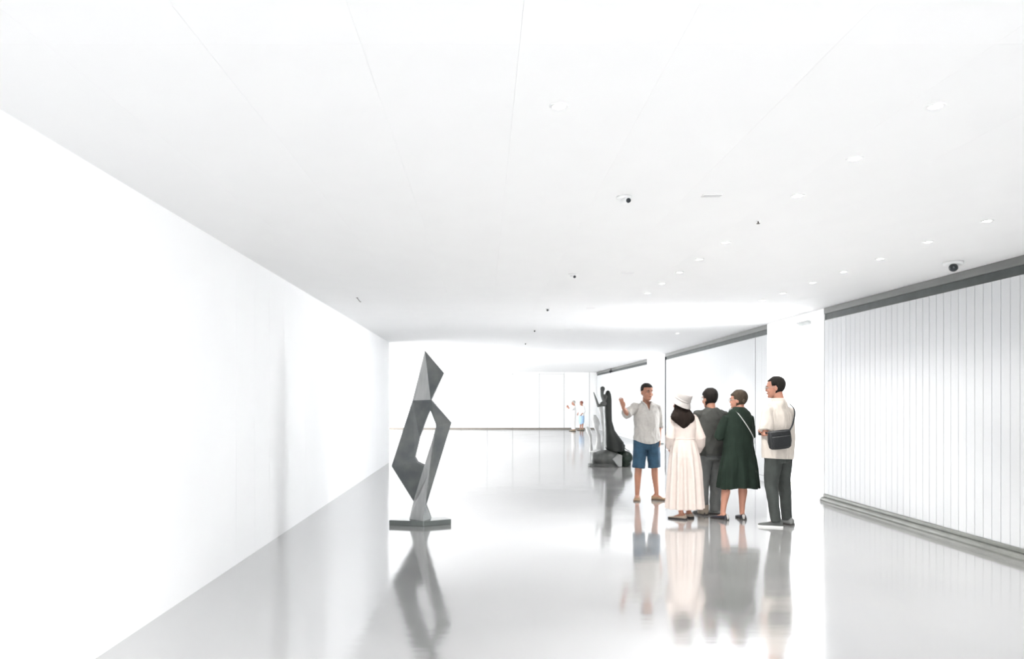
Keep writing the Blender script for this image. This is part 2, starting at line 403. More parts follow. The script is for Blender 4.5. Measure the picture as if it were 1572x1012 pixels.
# ------------------------------------------------------------------ tall faceted sculpture
M_ZINC = mat('patinated_metal_shaded', (0.085, 0.096, 0.100), 0.42, metal=0.2, scale=4.5, col2=(0.155, 0.162, 0.158), bump=0.05, bscale=25)  # mottled patina, darker copy for the shaded facets
M_PLATE = mat('grey_green_plate', (0.11, 0.125, 0.12), 0.16, metal=0.3, ior=1.9, var=0.15, scale=4)
SX, SY = -0.74, 8.86
def faceted():
    P = {  # x, z, front y offset, depth behind the front
     'T': (-.711, 2.085, .05, .02), 'R1': (-.482, 1.814, .06, .03), 'N': (-.633, 1.492, -.09, .24), 'L1': (-.860, 1.484, .04, .12),
     'L2': (-1.112, .695, .02, .05), 'Ht': (-.640, 1.375, -.08, .18), 'Hu': (-.773, 1.04, -.02, .14), 'HL': (-.827, .806, -.05, .16),
     'Hm': (-.795, .745, -.06, .18), 'HB': (-.711, .707, -.07, .18), 'HR': (-.563, 1.188, -.13, .24), 'R2': (-.390, 1.219, -.02, .05), 'Hl': (-.613, 1.016, -.08, .18),
     'RD': (-.643, .646, -.15, .26), 'RB': (-.690, .235, -.06, .12), 'FL': (-.900, .055, .02, .12), 'FM': (-.718, .055, -.14, .2),
     'FR': (-.635, .055, .02, .12), 'LJ': (-.855, .262, .10, .05), 'Hk': (-.675, 1.30, -.06, .16)}
    F = [('T','L1','N'), ('T','N','R1'), ('L1','L2','HL'), ('L1','HL','Hu'), ('L1','Hu','Hk'), ('L1','Hk','N'), ('N','Hk','Ht'), ('L2','Hm','HL'), ('L2','HB','Hm'),
         ('L2','LJ','HB'), ('HR','Hl','RD'), ('Hl','HB','RD'), ('HB','LJ','RD'), ('LJ','FL','RD'), ('FL','FM','RD'),
         ('HR','RD','RB'), ('HR','RB','R2'), ('RD','FM','RB'), ('RB','FM','FR'), ('N','Ht','HR'), ('N','HR','R2')]
    pale = {0, 10, 11, 12, 13, 14}          # lit facets: the light is painted in as a paler brushed copy
    names = list(P); idx = {k: i for i, k in enumerate(names)}; n = len(names)
    m = MB(); m.mi = []
    m.v = [V((P[k][0]-SX, P[k][2], P[k][1])) for k in names] + [V((P[k][0]-SX, P[k][2]+P[k][3], P[k][1])) for k in names]
    cnt = {}
    for fi, f in enumerate(F):
        i = [idx[q] for q in f]
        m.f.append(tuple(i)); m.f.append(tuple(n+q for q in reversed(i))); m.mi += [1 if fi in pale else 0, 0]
        for a, b in zip(i, i[1:]+i[:1]): cnt[(a, b)] = 1
    for (a, b) in list(cnt):
        if (b, a) not in cnt: m.f.append((b, a, n+a, n+b)); m.mi.append(0)
    return m
root = empty('metal_sculpture', (SX, SY, 0))
tag(root, 'tall angular grey metal sculpture with an open centre on a flat plate', 'sculpture')
fm = faceted(); me = fm.mesh('faceted_body')
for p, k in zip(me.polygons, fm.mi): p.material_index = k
bm = bmesh.new(); bm.from_mesh(me); bmesh.ops.triangulate(bm, faces=bm.faces); bmesh.ops.recalc_face_normals(bm, faces=bm.faces); bm.to_mesh(me); bm.free()
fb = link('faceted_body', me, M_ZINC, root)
me.materials.append(mat('brushed_zinc_lit', (0.34, 0.345, 0.345), 0.38, metal=0.2, scale=5, col2=(0.46, 0.465, 0.46), stretch=(3, 3, .6)))  # lit tone painted into the top left and front strip facets
pl = MB().prism([(x-SX, y-SY) for x, y in ((-1.13, 8.79), (-.712, 8.70), (-.392, 8.86), (-.47, 9.02), (-1.02, 9.00))], 0.0, 0.062)
bevel(link('base_plate', pl, M_PLATE, root), 0.004)

# ------------------------------------------------------------------ dark sculpture further back
M_BRONZE = mat('dark_bronze', (0.006, 0.008, 0.0065), 0.42, metal=0.1, scale=3, col2=(0.018, 0.021, 0.018), bump=0.1, bscale=12)
M_BRONZE2 = mat('worn_grey_bronze', (0.045, 0.048, 0.045), 0.45, metal=0.1, scale=4, col2=(0.12, 0.125, 0.12))
M_STONE = mat('pale_grey_stone', (0.42, 0.42, 0.41), 0.5, scale=3, col2=(0.62, 0.62, 0.61))
DX, DY = 2.82, 16.6
root = empty('bronze_sculpture', (DX, DY, 0))
tag(root, 'dark biomorphic bronze sculpture with upright horns and a lobed base', 'sculpture')
q = 68.5
def dz(py): return (716-py)/q
def dx(px): return (px-743)/q - DX
m = MB(); rows = []
for py, a, b in ((694, 934, 957), (688, 929, 958.5), (680, 928.4, 958), (671, 928, 951), (661, 928.4, 944), (647, 928.6, 940), (632, 927.5, 939.5), (615, 928.4, 939.4), (606, 929, 938.4), (601, 930.8, 936.4), (599.5, 932.5, 934.5)):
    rows.append((dz(py), (b-a)/2/q, min((b-a)/2/q, 0.16)*0.95, 0.0, (dx(a)+dx(b))/2))
m.hloft(rows, 24)
link('trunk', fuse(m, 0.012, 5), M_BRONZE, root, True)
m = MB().tube([(dx(930), 0, dz(620)), (dx(924), -.03, dz(621)), (dx(918.5), -.03, dz(624)), (dx(915), -.02, dz(613)), (dx(911.6), 0, dz(602.5))], [.07, .055, .035, .024, .012], n=12)
m.tube([(dx(931), 0, dz(609)), (dx(926.5), -.02, dz(617)), (dx(924.3), -.02, dz(608)), (dx(924.5), -.02, dz(600))], [.07, .055, .035, .045], n=12)
m.ball((dx(925), -.02, dz(597.5)), .055, .05, .06)
link('horns', fuse(m, 0.01, 3), M_BRONZE2, root, True)
m = MB().ball((dx(931), 0, .17), .34, .26, .20).ball((dx(913.5), -.02, .15), .09, .12, .17)
m.hloft([(0, .40, .26, 0, dx(930)), (.05, .40, .26, 0, dx(930))], 24)
link('boulder_base', fuse(m, 0.016, 4), M_BRONZE2, root, True)
m = MB().tube([(dx(960), -.15, .2), (dx(960), .2, .2)], [.145, .145], n=20).hloft([(0, .13, .2, 0, dx(960)), (.2, .13, .2, 0, dx(960))], 20)
m.tube([(dx(953), 0, .32), (dx(957), 0, .46)], [.09, .05], n=14)
link('lobe', fuse(m, 0.014, 4), mat('green_black_bronze', (0.006, 0.016, 0.010), 0.35, var=0.3, scale=4), root, True)
m = MB(); pts = [(937, 704), (946.5, 696.5), (952, 698), (951.5, 716), (946, 716)]
m.rings([[(dx(a), yy, max(dz(b), 0)) for a, b in pts] for yy in (-.30, -.10)])
bevel(link('wedge', m, mat('silver_grey_stone', (0.28, 0.285, 0.28), 0.5, var=0.1), root), 0.015, 2)
link('twig', MB().tube([(dx(957), 0, .42), (dx(962), 0, .37), (dx(967), 0, .33)], [.012, .008, .005], n=8), M_BRONZE2, root, True)

root = empty('pale_sculpture', (3.20, 21.0, 0))
tag(root, 'slender pale grey stone sculpture just behind the dark bronze one', 'sculpture')
q2 = 1135/21.0
def ax(px): return (px-743)/q2 - 3.20
def az(py): return (694-py)/q2
rows = [(az(y), (b-a)/2/q2, (b-a)/2/q2*0.7, 0, (ax(a)+ax(b))/2) for y, a, b in ((694, 906, 924), (690, 913, 922), (680, 915, 923.4), (670, 915.6, 922.6), (661, 913.5, 919.5), (657, 911.5, 919.5), (650, 909.5, 921), (643, 908.5, 919), (637, 910.5, 914.5))]
link('stem_form', fuse(MB().hloft(rows, 22), 0.014, 4), M_STONE, root, True)
rows = [(az(y), (b-a)/2/q2, (b-a)/2/q2*0.8, 0.1, (ax(a)+ax(b))/2) for y, a, b in ((694, 905, 912), (685, 905.8, 910.5), (672, 905.4, 910), (664, 901, 909), (658, 899, 907), (655, 901, 904))]
link('side_form', fuse(MB().hloft(rows, 18), 0.014, 3), M_STONE, root, True)
rows = [(az(y), (b-a)/2/q2, (b-a)/2/q2*0.6, 0.05, (ax(a)+ax(b))/2) for y, a, b in ((694, 919, 928), (680, 924, 928.5), (660, 925, 928), (640, 922, 927.4), (625, 918, 926.5), (618, 920, 926))]
link('highlight_form', fuse(MB().hloft(rows, 18), 0.014, 3), M_STONE, root, True)  # pale strip standing in for the bronze trunk's polished highlight
# ------------------------------------------------------------------ people
SKIN = mat('tan_skin', (0.36, 0.17, 0.11), 0.5, var=0.06, scale=8)
SKIN2 = mat('fair_skin', (0.43, 0.205, 0.14), 0.5, var=0.06, scale=8)
HEAD = [  # z above chin, half width, front y, back y
    (-.006, .018, .070, .030), (.004, .032, .084, .010), (.022, .046, .092, -.020), (.048, .057, .094, -.052), (.078, .065, .093, -.078), (.105, .070, .089, -.092),
    (.130, .0735, .092, -.099), (.155, .0745, .092, -.101), (.180, .071, .082, -.096), (.202, .060, .062, -.080), (.218, .042, .036, -.056), (.227, .020, .008, -.028)]
def head_row(z):
    for a, b in zip(HEAD[:-1], HEAD[1:]):
        if a[0] <= z <= b[0]:
            t = (z-a[0])/(b[0]-a[0]); return [a[i]+(b[i]-a[i])*t for i in range(4)]
    return list(HEAD[-1] if z > HEAD[-1][0] else HEAD[0])
def head_pt(z, th, off=0.0):
    _, w, f, b = head_row(z); yc = (f+b)/2; d = (f-b)/2
    return V(((w+off)*math.cos(th), yc+(d+off)*math.sin(th), z))
class Figure:
    def __init__(s, H, chin, yaw=0.0, pitch=0.0, lean=(0, 0), hs=1.0):
        s.H = H; s.k = H/1.74; s.mb = MB(); s.voxel = 0.0065
        s.hs = hs*s.k
        s.neck = V((lean[0], lean[1]-0.012, chin-0.03))
        s.HM = Matrix.Translation(V((lean[0], lean[1]+0.012, chin))) @ Matrix.Rotation(yaw, 4, 'Z') @ Matrix.Rotation(pitch, 4, 'X') @ Matrix.Scale(s.hs, 4)
    def head(s, face=True):
        st = len(s.mb.v)
        rs = [[head_pt(z, 2*math.pi*i/28) for i in range(28)] for z in [r[0] for r in HEAD]]
        s.mb.rings(rs)
        s.mb.ball((0, .100, .086), .0145, .016, .013)                            # nose tip
        s.mb.tube([(0, .094, .122), (0, .098, .105), (0, .106, .088)], [.008, .010, .012], n=10)
        s.mb.ball((0, .092, .050), .024, .010, .010)                             # mouth
        s.mb.ball((0, .086, .014), .022, .014, .016)                             # chin
        for q in (-1, 1):
            s.mb.ball((q*.076, -.012, .100), .009, .019, .032)                   # ears
            s.mb.ball((q*.038, .074, .076), .022, .014, .024)                    # cheeks
            s.mb.ball((q*.032, .088, .134), .026, .010, .008)                    # brow
        s.mb.xform(s.HM, st)
        k = s.k
        s.mb.tube([s.neck+V((0, -.02, -.09*k)), s.neck+V((0, -.008, 0)), s.HM @ V((0, -.012, .06))], [.066*k, .056*k, .056*k], n=18)
    def face(s, root, eye_col=(0.03, 0.02, 0.015), lip=(0.24, 0.085, 0.06), brow=(0.02, 0.015, 0.012)):
        me_ = MB(); m_e = mat('eye_dark', eye_col, 0.3, var=0.05); m_l = mat('lip', lip, 0.5, var=0.05); m_b = mat('brow', brow, 0.8, var=0.1)
        m_w = mat('eye_white', (0.32, 0.27, 0.24), 0.3, var=0.02)
        for q in (-1, 1):
            w = link('eye', MB().ball((q*.031, .0845, .113), .012, .0075, .0055).xform(s.HM), m_w, root, True)
            link('iris', MB().ball((q*.031, .0915, .113), .0060, .004, .0055).xform(s.HM), m_e, w, True)
            link('eyebrow', MB().tube([(q*.014, .099, .130), (q*.032, .098, .135), (q*.052, .082, .130)], [.004, .0048, .003], n=8).xform(s.HM), m_b, root, True)
        link('lips', MB().tube([(-.022, .092, .050), (-.008, .1015, .052), (.008, .1015, .052), (.022, .092, .050)], [.003, .0055, .0055, .003], n=8).xform(s.HM), m_l, root, True)
    def torso(s, rows=None):
        k = s.k; lean = s.neck.x
        rows = rows or [(.83, .140, .085, 0), (.90, .158, .105, -.01), (1.05, .136, .092, 0), (1.22, .152, .102, .0), (1.34, .140, .085, -.01), (1.41, .085, .066, -.012), (1.46, .058, .054, -.012)]
        sc = (s.neck.z-0.0)/1.49
        s.mb.hloft([(z*sc, a*k, d*k, y+s.neck.y*max(0, (z-.8)/.69), lean*max(0, (z-1.30)/.19)) for z, a, d, y in rows], 24)
    def leg(s, hip, knee, ankle, calf=.052, thigh=.082):
        k = s.k; hip, knee, ankle = V(hip), V(knee), V(ankle)
        c = knee.lerp(ankle, .3)+V((0, -.012, 0))
        s.mb.tube([hip, hip.lerp(knee, .5), knee, c, knee.lerp(ankle, .7), ankle], [thigh*k, thigh*.85*k, .054*k, calf*k, .040*k, .033*k], n=18)
    def foot(s, ankle, d, L=.22):
        a = V(ankle); d = V((d[0], d[1], 0)).normalized()
        s.mb.tube([a+V((0, 0, -.02))-d*.03, a+V((0, 0, -.040))+d*L*.18, V((a.x, a.y, .028))+d*L*.40], [.034*s.k, .028*s.k, .016*s.k], n=14)
    def arm(s, sh, el, wr, r=1.0):
        k = s.k*r; sh, el, wr = V(sh), V(el), V(wr)
        s.mb.tube([sh, sh.lerp(el, .45), el, el.lerp(wr, .3), wr], [.042*k, .043*k, .037*k, .037*k, .025*k], n=16)
    def hand(s, wr, d, n, side, curl=0.35, spread=0.06, L=.175):
        """wrist, direction of the fingers, palm normal, side = +1 when the thumb lies on d x n, curl in radians per joint"""
        wr, d, n = V(wr), V(d).normalized(), V(n).normalized(); n = (n-d*n.dot(d)).normalized(); w = d.cross(n)*side; k = s.k*L/.175
        pr = []
        for t, hw, ht in ((-.02, .024, .020), (.01, .028, .019), (.045, .038, .016), (.075, .042, .014), (.088, .040, .011)):
            c = wr + d*t*k
            pr.append([c + w*(hw*k*math.cos(a)) + n*(ht*k*math.sin(a)) for a in [2*math.pi*i/16 for i in range(16)]])
        s.mb.rings(pr)
        for j, (off, ln) in enumerate(((.030, .072), (.010, .080), (-.010, .075), (-.029, .058))):
            base = wr + d*(.078*k) + w*(off*k); dirn = (d + w*(off/.03*spread)).normalized(); ang = curl*0.5
            pts = [base - dirn*.012*k, base]; p = base
            for q, fr in enumerate((.45, .30, .25)):
                dd = dirn*math.cos(ang)+n*math.sin(ang); p = p + dd*(ln*fr*k); pts.append(p); ang += curl
            s.mb.tube(pts, [.0090*k, .0088*k, .0082*k, .0075*k, .0062*k], n=10)
        b = wr + d*(.022*k) + w*(.026*k)
        dd = (d*.75 + w*.75 + n*.25).normalized(); p1 = b+dd*.038*k; p2 = p1+(dd*.8+d*.4+n*.25).normalized()*.028*k; p3 = p2+(dd*.5+d*.7+n*.3).normalized()*.022*k
        s.mb.tube([b, p1, p2, p3], [.0135*k, .0110*k, .0095*k, .0075*k], n=10)
    def build(s, label, loc, rz, skin):
        root = link('person', fuse(s.mb, s.voxel, 3), skin, None, True)
        root.location = loc; root.rotation_euler = (0, 0, rz)
        tag(root, label, 'person')
        s.root = root
        return root
    def hair(s, root, material, line, off=.012, name='hair', rough=0.0):
        """line(th) -> hairline height above the chin for the angle th (pi/2 is the front)"""
        n, mrows = 40, 14; m = MB(); rings = []
        for j in range(mrows+1):
            ring = []
            for i in range(n):
                th = 2*math.pi*i/n; z0 = line(th); t = j/mrows; z = z0 + (.2265-z0)*t
                e = off*min(1.0, t*5.0+.12)
                p = head_pt(z, th, e)
                if t > .72: p.z += off*(t-.72)/.28
                ring.append(p + (p-V((0, 0, .12))).normalized()*(rough*noise.noise(p*60)))
            rings.append(ring)
        inner = []
        for i in range(n):
            th = 2*math.pi*i/n; inner.append(head_pt(line(th)+.004, th, -.008))
        m.rings([inner]+rings); m.xform(s.HM)
        return link(name, m, material, root, True)
    def glasses(s, root, col=(0.03, 0.03, 0.03)):
        fm = mat('dark_spectacle_frame', col, 0.4, var=0.05)
        m = MB()
        for q in (-1, 1):
            m.tube([(q*.031+.021*math.cos(a), .106, .112+.017*math.sin(a)) for a in [2*math.pi*i/14 for i in range(15)]], [.0018]*15, n=6, round_ends=False)
            m.tube([(q*.052, .104, .117), (q*.078, .055, .118), (q*.081, -.01, .116), (q*.078, -.03, .105)], [.0020]*4, n=6)
        m.tube([(-.010, .107, .115), (.010, .107, .115)], [.0025]*2, n=6)
        return link('glasses', m.xform(s.HM), fm, root)
def shoe(root, ankle, d, upper, sole=None, L=.265, w=.047, top=.085, cut=None, name='shoe'):
    a = V((ankle[0], ankle[1], 0)); d = V((d[0], d[1], 0)).normalized(); r = V((d.y, -d.x, 0))
    prof = [(-.30, .55, .62), (-.285, .80, .86), (-.22, .95, 1.0), (-.05, .90, .98), (.12, .88, .80), (.30, 1.0, .60), (.48, 1.06, .50), (.62, .90, .42), (.685, .60, .34), (.705, .30, .26)]
    def ring(t, kw, kh, z0, grow=0.0):
        c = a + d*(t*L); out = []
        for i in range(18):
            an = 2*math.pi*i/18; x = math.cos(an); y = math.sin(an)
            zz = z0 + (top*kh-z0)*(max(0, y)**.8) if y > 0 else z0
            out.append(c + r*((w*kw+grow)*math.copysign(abs(x)**.8, x)) + V((0, 0, zz)))
        return out
    m = MB().rings([ring(t, kw, kh, .012) for t, kw, kh in prof])
    o = link(name, m, upper, root, True)
    m = MB()
    for z in (0,):
        pts = [(t*1.012, kw) for t, kw, kh in prof]
        outl = [a + d*(t*L) + r*(w*kw+.004) for t, kw in pts] + [a + d*(t*L) - r*(w*kw+.004) for t, kw in reversed(pts)]
        m.prism([(p.x, p.y) for p in outl], 0.0, .020)
    link('sole', m, sole or M_SOLE, o)
    return o
M_SOLE = mat('dark_sole', (0.025, 0.022, 0.02), 0.6, var=0.1)
M_HAIR = mat('near_black_hair', (0.011, 0.0085, 0.007), 0.75, ior=1.3, var=0.35, scale=40, stretch=(1, 1, .15), bump=.4, bscale=120)
def garment(name, mb, material, root, voxel=.008, smooth=4, amp=.006, freq=(9, 9, 4), seed=1.0, mask=None, cut=None, hem=None):
    me = fuse(mb, voxel, smooth)
    if amp: folds(me, amp, freq, seed, mask)
    if hem or cut: carve(me, lambda c: (hem and c.z < hem(c)) or (cut and cut(c)))
    if hem:                                  # the cut edge follows the hem line exactly
        bm = bmesh.new(); bm.from_mesh(me)
        for v in bm.verts:
            if v.is_boundary and v.co.z < hem(v.co)+.05: v.co.z = hem(v.co)
        bm.to_mesh(me); bm.free(); me.update()
    return link(name, me, material, root, True)
def strap(name, pts, w, t, material, root, nrm=None):
    """flat band through pts; nrm gives the outward direction at each point"""
    pts = [V(p) for p in pts]; rs = []
    for i, p in enumerate(pts):
        tg = (pts[min(i+1, len(pts)-1)]-pts[max(i-1, 0)]).normalized(); n = V(nrm[i]).normalized(); n = (n-tg*n.dot(tg)).normalized(); b = tg.cross(n)
        rs.append([p+b*w/2, p+b*w/2+n*t, p-b*w/2+n*t, p-b*w/2])
    return link(name, MB().rings(rs), material, root, True)

# ---- man in pale shirt and blue shorts, facing the group, right hand raised
def man_shorts():
    f = Figure(1.74, 1.488, yaw=R(10), pitch=R(-2), hs=1.07)
    f.head(); f.torso()
    shR, elR, wrR = (.170, .0, 1.385), (.335, .13, 1.285), (.435, .27, 1.375)
    shL, elL, wrL = (-.170, -.01, 1.385), (-.220, -.07, 1.11), (-.190, .03, .90)
    f.arm(shR, elR, wrR); f.arm(shL, elL, wrL)
    f.hand(wrR, (.28, .12, .95), (.85, .45, -.2), 1, curl=.10, spread=.14, L=.185)
    f.hand(wrL, (.15, .25, -.95), (1, 0, 0), 1, curl=.35)
    hipR, knR, anR = (.090, 0, .86), (.130, .015, .475), (.135, -.03, .085)
    hipL, knL, anL = (-.090, 0, .86), (-.115, .02, .475), (-.155, .0, .085)
    f.leg(hipR, knR, anR); f.leg(hipL, knL, anL)
    dR, dL = (.35, 1), (-.85, .55)
    f.foot(anR, dR); f.foot(anL, dL)
    root = f.build('man in a pale linen shirt and blue shorts raising one hand', (2.415, 10.98, 0), R(186), SKIN)
    f.face(root)
    f.hair(root, M_HAIR, lambda th: .175 - .035*max(0, -math.sin(th))**.5 - (.06 if math.sin(th) < .45 else 0)*(1-max(0, math.sin(th)+.1)) - .06*max(0, -math.sin(th)), off=.009)
    linen = mat('pale_linen', (0.40, 0.385, 0.365), 0.85, var=0.05, scale=30, bump=.15, bscale=250)
    m = MB().hloft([(.84, .192, .128, .01), (.95, .190, .130, .01), (1.08, .180, .125, .015), (1.22, .184, .128, .01), (1.33, .182, .118, 0), (1.385, .165, .102, -.01), (1.425, .122, .088, -.01), (1.465, .074, .072, -.006)], 30, 2.2)
    m.tube([(.11, 0, 1.385), shR, V(shR).lerp(V(elR), .55), V(shR).lerp(V(elR), 1.10)], [.050, .062, .070, .076], n=18, round_ends=False)
    m.tube([(-.11, 0, 1.385), shL, V(shL).lerp(V(elL), .5), V(elL), V(elL).lerp(V(wrL), .18)], [.050, .062, .064, .062, .060], n=18, round_ends=False)
    def cut(c):
        if c.y > .03 and abs(c.x) < (c.z-1.33)*.42 and c.z < 1.50 and c.z > 1.33: return True
        if c.z > 1.458 and abs(c.x) < .085: return True
        return False
    s = garment('shirt', m, linen, root, amp=.026, freq=(9, 9, 4.5), seed=3.1, cut=cut, hem=lambda c: .84+.055*min(1, (c.x/.19)**2))
    link('placket', MB().rings([[(x, y, z) for x, y in ((-.014, yy-.01), (.014, yy-.01), (.014, yy+.004), (-.014, yy+.004))] for z, yy in ((.85, .138), (1.0, .143), (1.12, .142), (1.24, .140), (1.32, .124))]), linen, s)
    for sx in (-1, 1):
        link('collar_flap', MB().tube([(sx*.070, -.03, 1.470), (sx*.070, .035, 1.455), (sx*.040, .090, 1.415), (sx*.012, .122, 1.34)], [.016, .018, .016, .010], n=10, flat=.4), linen, s, True)
    denim = mat('blue_denim', (0.020, 0.058, 0.100), 0.8, var=0.25, scale=9, bump=.15, bscale=300)
    m = MB().hloft([(.755, .165, .105, 0), (.80, .180, .124, 0), (.90, .182, .128, 0), (.97, .168, .115, 0)], 28)
    for h, k in ((hipR, knR), (hipL, knL)):
        h, k = V(h), V(k)
        m.tube([h+V((0, 0, .04)), h.lerp(k, .4), h.lerp(k, .98)], [.104, .100, .093], n=20, round_ends=False)
    sh = garment('shorts', m, denim, root, amp=.012, freq=(9, 9, 5), seed=7.7)
    link('belt', MB().rings([[sup(.187, .129, 2*math.pi*i/28, 2, 0, 0, z) for i in range(28)] for z in (.905, .94)]), mat('brown_belt', (.05, .03, .02), .5, var=.1), sh, True)
    tan = mat('tan_suede', (0.27, 0.18, 0.11), 0.8, var=0.12, scale=20)
    shoe(root, anR, dR, tan, mat('brown_sole', (.09, .06, .04), .6, var=.1), top=.072)
    shoe(root, anL, dL, tan, mat('brown_sole', (.09, .06, .04), .6, var=.1), top=.072)
man_shorts()

# ---- woman in a white bucket hat and long cream dress, seen from behind
def woman_hat():
    f = Figure(1.58, 1.340, yaw=R(20), pitch=R(4), lean=(-.045, 0))
    f.head(); f.torso()
    k = f.k
    shL, elL, wrL = (-.135, 0, 1.255), (-.185, -.02, 1.03), (-.155, .10, .89)
    shR, elR, wrR = (.135, 0, 1.255), (.205, -.02, 1.02), (.225, .08, .84)
    f.arm(shL, elL, wrL, .85); f.arm(shR, elR, wrR, .85)
    f.hand(wrL, (.3, .6, -.6), (1, 0, .2), 1, curl=.35, L=.16); f.hand(wrR, (-.1, .5, -.8), (-1, 0, 0), -1, curl=.35, L=.16)
    anL, anR = (-.045, -.02, .075), (.105, .10, .075)
    f.leg((-.075, 0, .76), (-.06, .02, .44), anL); f.leg((.075, 0, .76), (.09, .03, .44), anR)
    f.foot(anL, (-.75, .65), .2); f.foot(anR, (-.3, 1), .2)
    root = f.build('woman in a white bucket hat and long cream pleated dress', (2.50, 9.25, 0), R(8), SKIN)
    f.face(root)
    cream = mat('cream_cotton', (0.56, 0.485, 0.445), 0.85, var=0.03, scale=20, bump=.1, bscale=220)
    n = 96; rs = []
    prof = [(1.36, .066, .064, -.01, -.03), (1.335, .095, .072, -.01, -.02), (1.30, .130, .082, -.005), (1.24, .158, .102, 0), (1.14, .160, .112, 0), (1.03, .140, .108, 0), (.98, .142, .112, 0), (.90, .165, .130, 0), (.78, .185, .148, 0),
            (.60, .198, .160, 0), (.40, .212, .172, 0), (.22, .224, .182, 0), (.135, .228, .186, 0)]
    for row in prof:
        z, a, d, yc = row[:4]; pl = max(0.0, min(1.0, (1.0-z)/.35)); xo = row[4] if len(row) > 4 else 0
        ring = []
        for i in range(n):
            th = 2*math.pi*i/n
            w = math.sin(th*13+.6*math.sin(th*3)+z*.5)
            e = 1+pl*.11*math.copysign(abs(w)**.7, w)
            ring.append(sup(a*e, d*e, th, 2, .012*pl+xo, yc, z))
        rs.append(ring)
    m = MB().rings(rs)
    m.tube([(-.12, 0, 1.275), shL, V(shL).lerp(V(elL), .55), elL, V(elL).lerp(V(wrL), .55), V(elL).lerp(V(wrL), .95)], [.045, .050, .055, .060, .060, .040], n=18)
    m.tube([(.12, 0, 1.275), shR, V(shR).lerp(V(elR), .5), elR, V(elR).lerp(V(wrR), .5), V(elR).lerp(V(wrR), .95)], [.045, .050, .058, .068, .072, .045], n=18)
    d = garment('dress', m, cream, root, voxel=.0065, smooth=2, amp=.004, freq=(10, 10, 3), seed=2.2)
    link('waist_seam', MB().rings([[sup(.1445*g, .1125*g, 2*math.pi*i/40, 2, 0, 0, z) for i in range(40)] for z, g in ((1.000, .98), (1.003, 1.0), (1.011, 1.0), (1.014, .98))]), cream, d, True)
    # long straight hair below the hat
    hm = MB(); rs = []; M = f.HM
    for z, a, dd, yc in ((.17, .060, .070, -.010), (.12, .078, .084, -.012), (.07, .092, .082, -.022), (.03, .112, .082, -.035), (-.02, .150, .084, -.056), (-.06, .176, .080, -.070), (-.095, .168, .070, -.085), (-.140, .120, .055, -.098), (-.185, .058, .036, -.106), (-.215, .018, .018, -.108)):
        rs.append([V((a*math.cos(t)*(1+.03*math.sin(9*t)), yc+dd*math.sin(t)*(1 if math.sin(t) < 0 else .35), z)) for t in [2*math.pi*i/36 for i in range(36)]])
    hm.rings(rs).xform(Matrix.Translation(M.translation) @ Matrix.Rotation(R(6), 4, 'Z') @ Matrix.Scale(f.hs*1.04, 4))
    hg = mat('long_brown_black_hair', (0.012, 0.0075, 0.0055), 0.8, ior=1.25, var=0.4, scale=30, stretch=(1, 1, .08), bump=.5, bscale=90)
    garment('hair', hm, hg, root, voxel=.006, smooth=2, amp=.006, freq=(28, 28, 2.5), seed=5)
    # bucket hat, tipped back
    felt = mat('white_hat_cotton', (0.37, 0.345, 0.33), 0.8, var=0.03, scale=20, bump=.15, bscale=200)
    T = f.HM @ Matrix.Translation((0, -.012, .150)) @ Matrix.Rotation(R(9), 4, 'Y') @ Matrix.Rotation(R(24), 4, 'X') @ Matrix.Scale(1.14, 4)
    nn = 40; c = lambda r, z, q=1.0: [(r*math.cos(2*math.pi*i/nn), r*1.12*math.sin(2*math.pi*i/nn), z) for i in range(nn)]
    hat = link('hat', MB().rings([c(.100, .020), c(.098, .05), c(.095, .090), c(.091, .116), c(.084, .123), c(.05, .114), c(.01, .111)]).xform(T), felt, root, True)
    link('brim', MB().rings([c(.098, .028), c(.114, .004), c(.130, -.028), c(.131, -.032), c(.127, -.032), c(.110, -.002), c(.094, .022)], cap=False).xform(T), felt, hat, True)
    link('hat_band', MB().rings([c(.1015, .022), c(.1035, .024), c(.1025, .042), c(.100, .044)], cap=False).xform(T), felt, hat, True)
    blk = mat('black_leather', (0.02, 0.018, 0.018), 0.4, var=0.1)
    tanl = mat('beige_leather', (0.42, 0.34, 0.27), 0.5, var=0.08)
    shoe(root, anL, (-.75, .65), tanl, blk, L=.23, w=.040, top=.06); shoe(root, anR, (-.3, 1), tanl, blk, L=.23, w=.040, top=.06)
woman_hat()

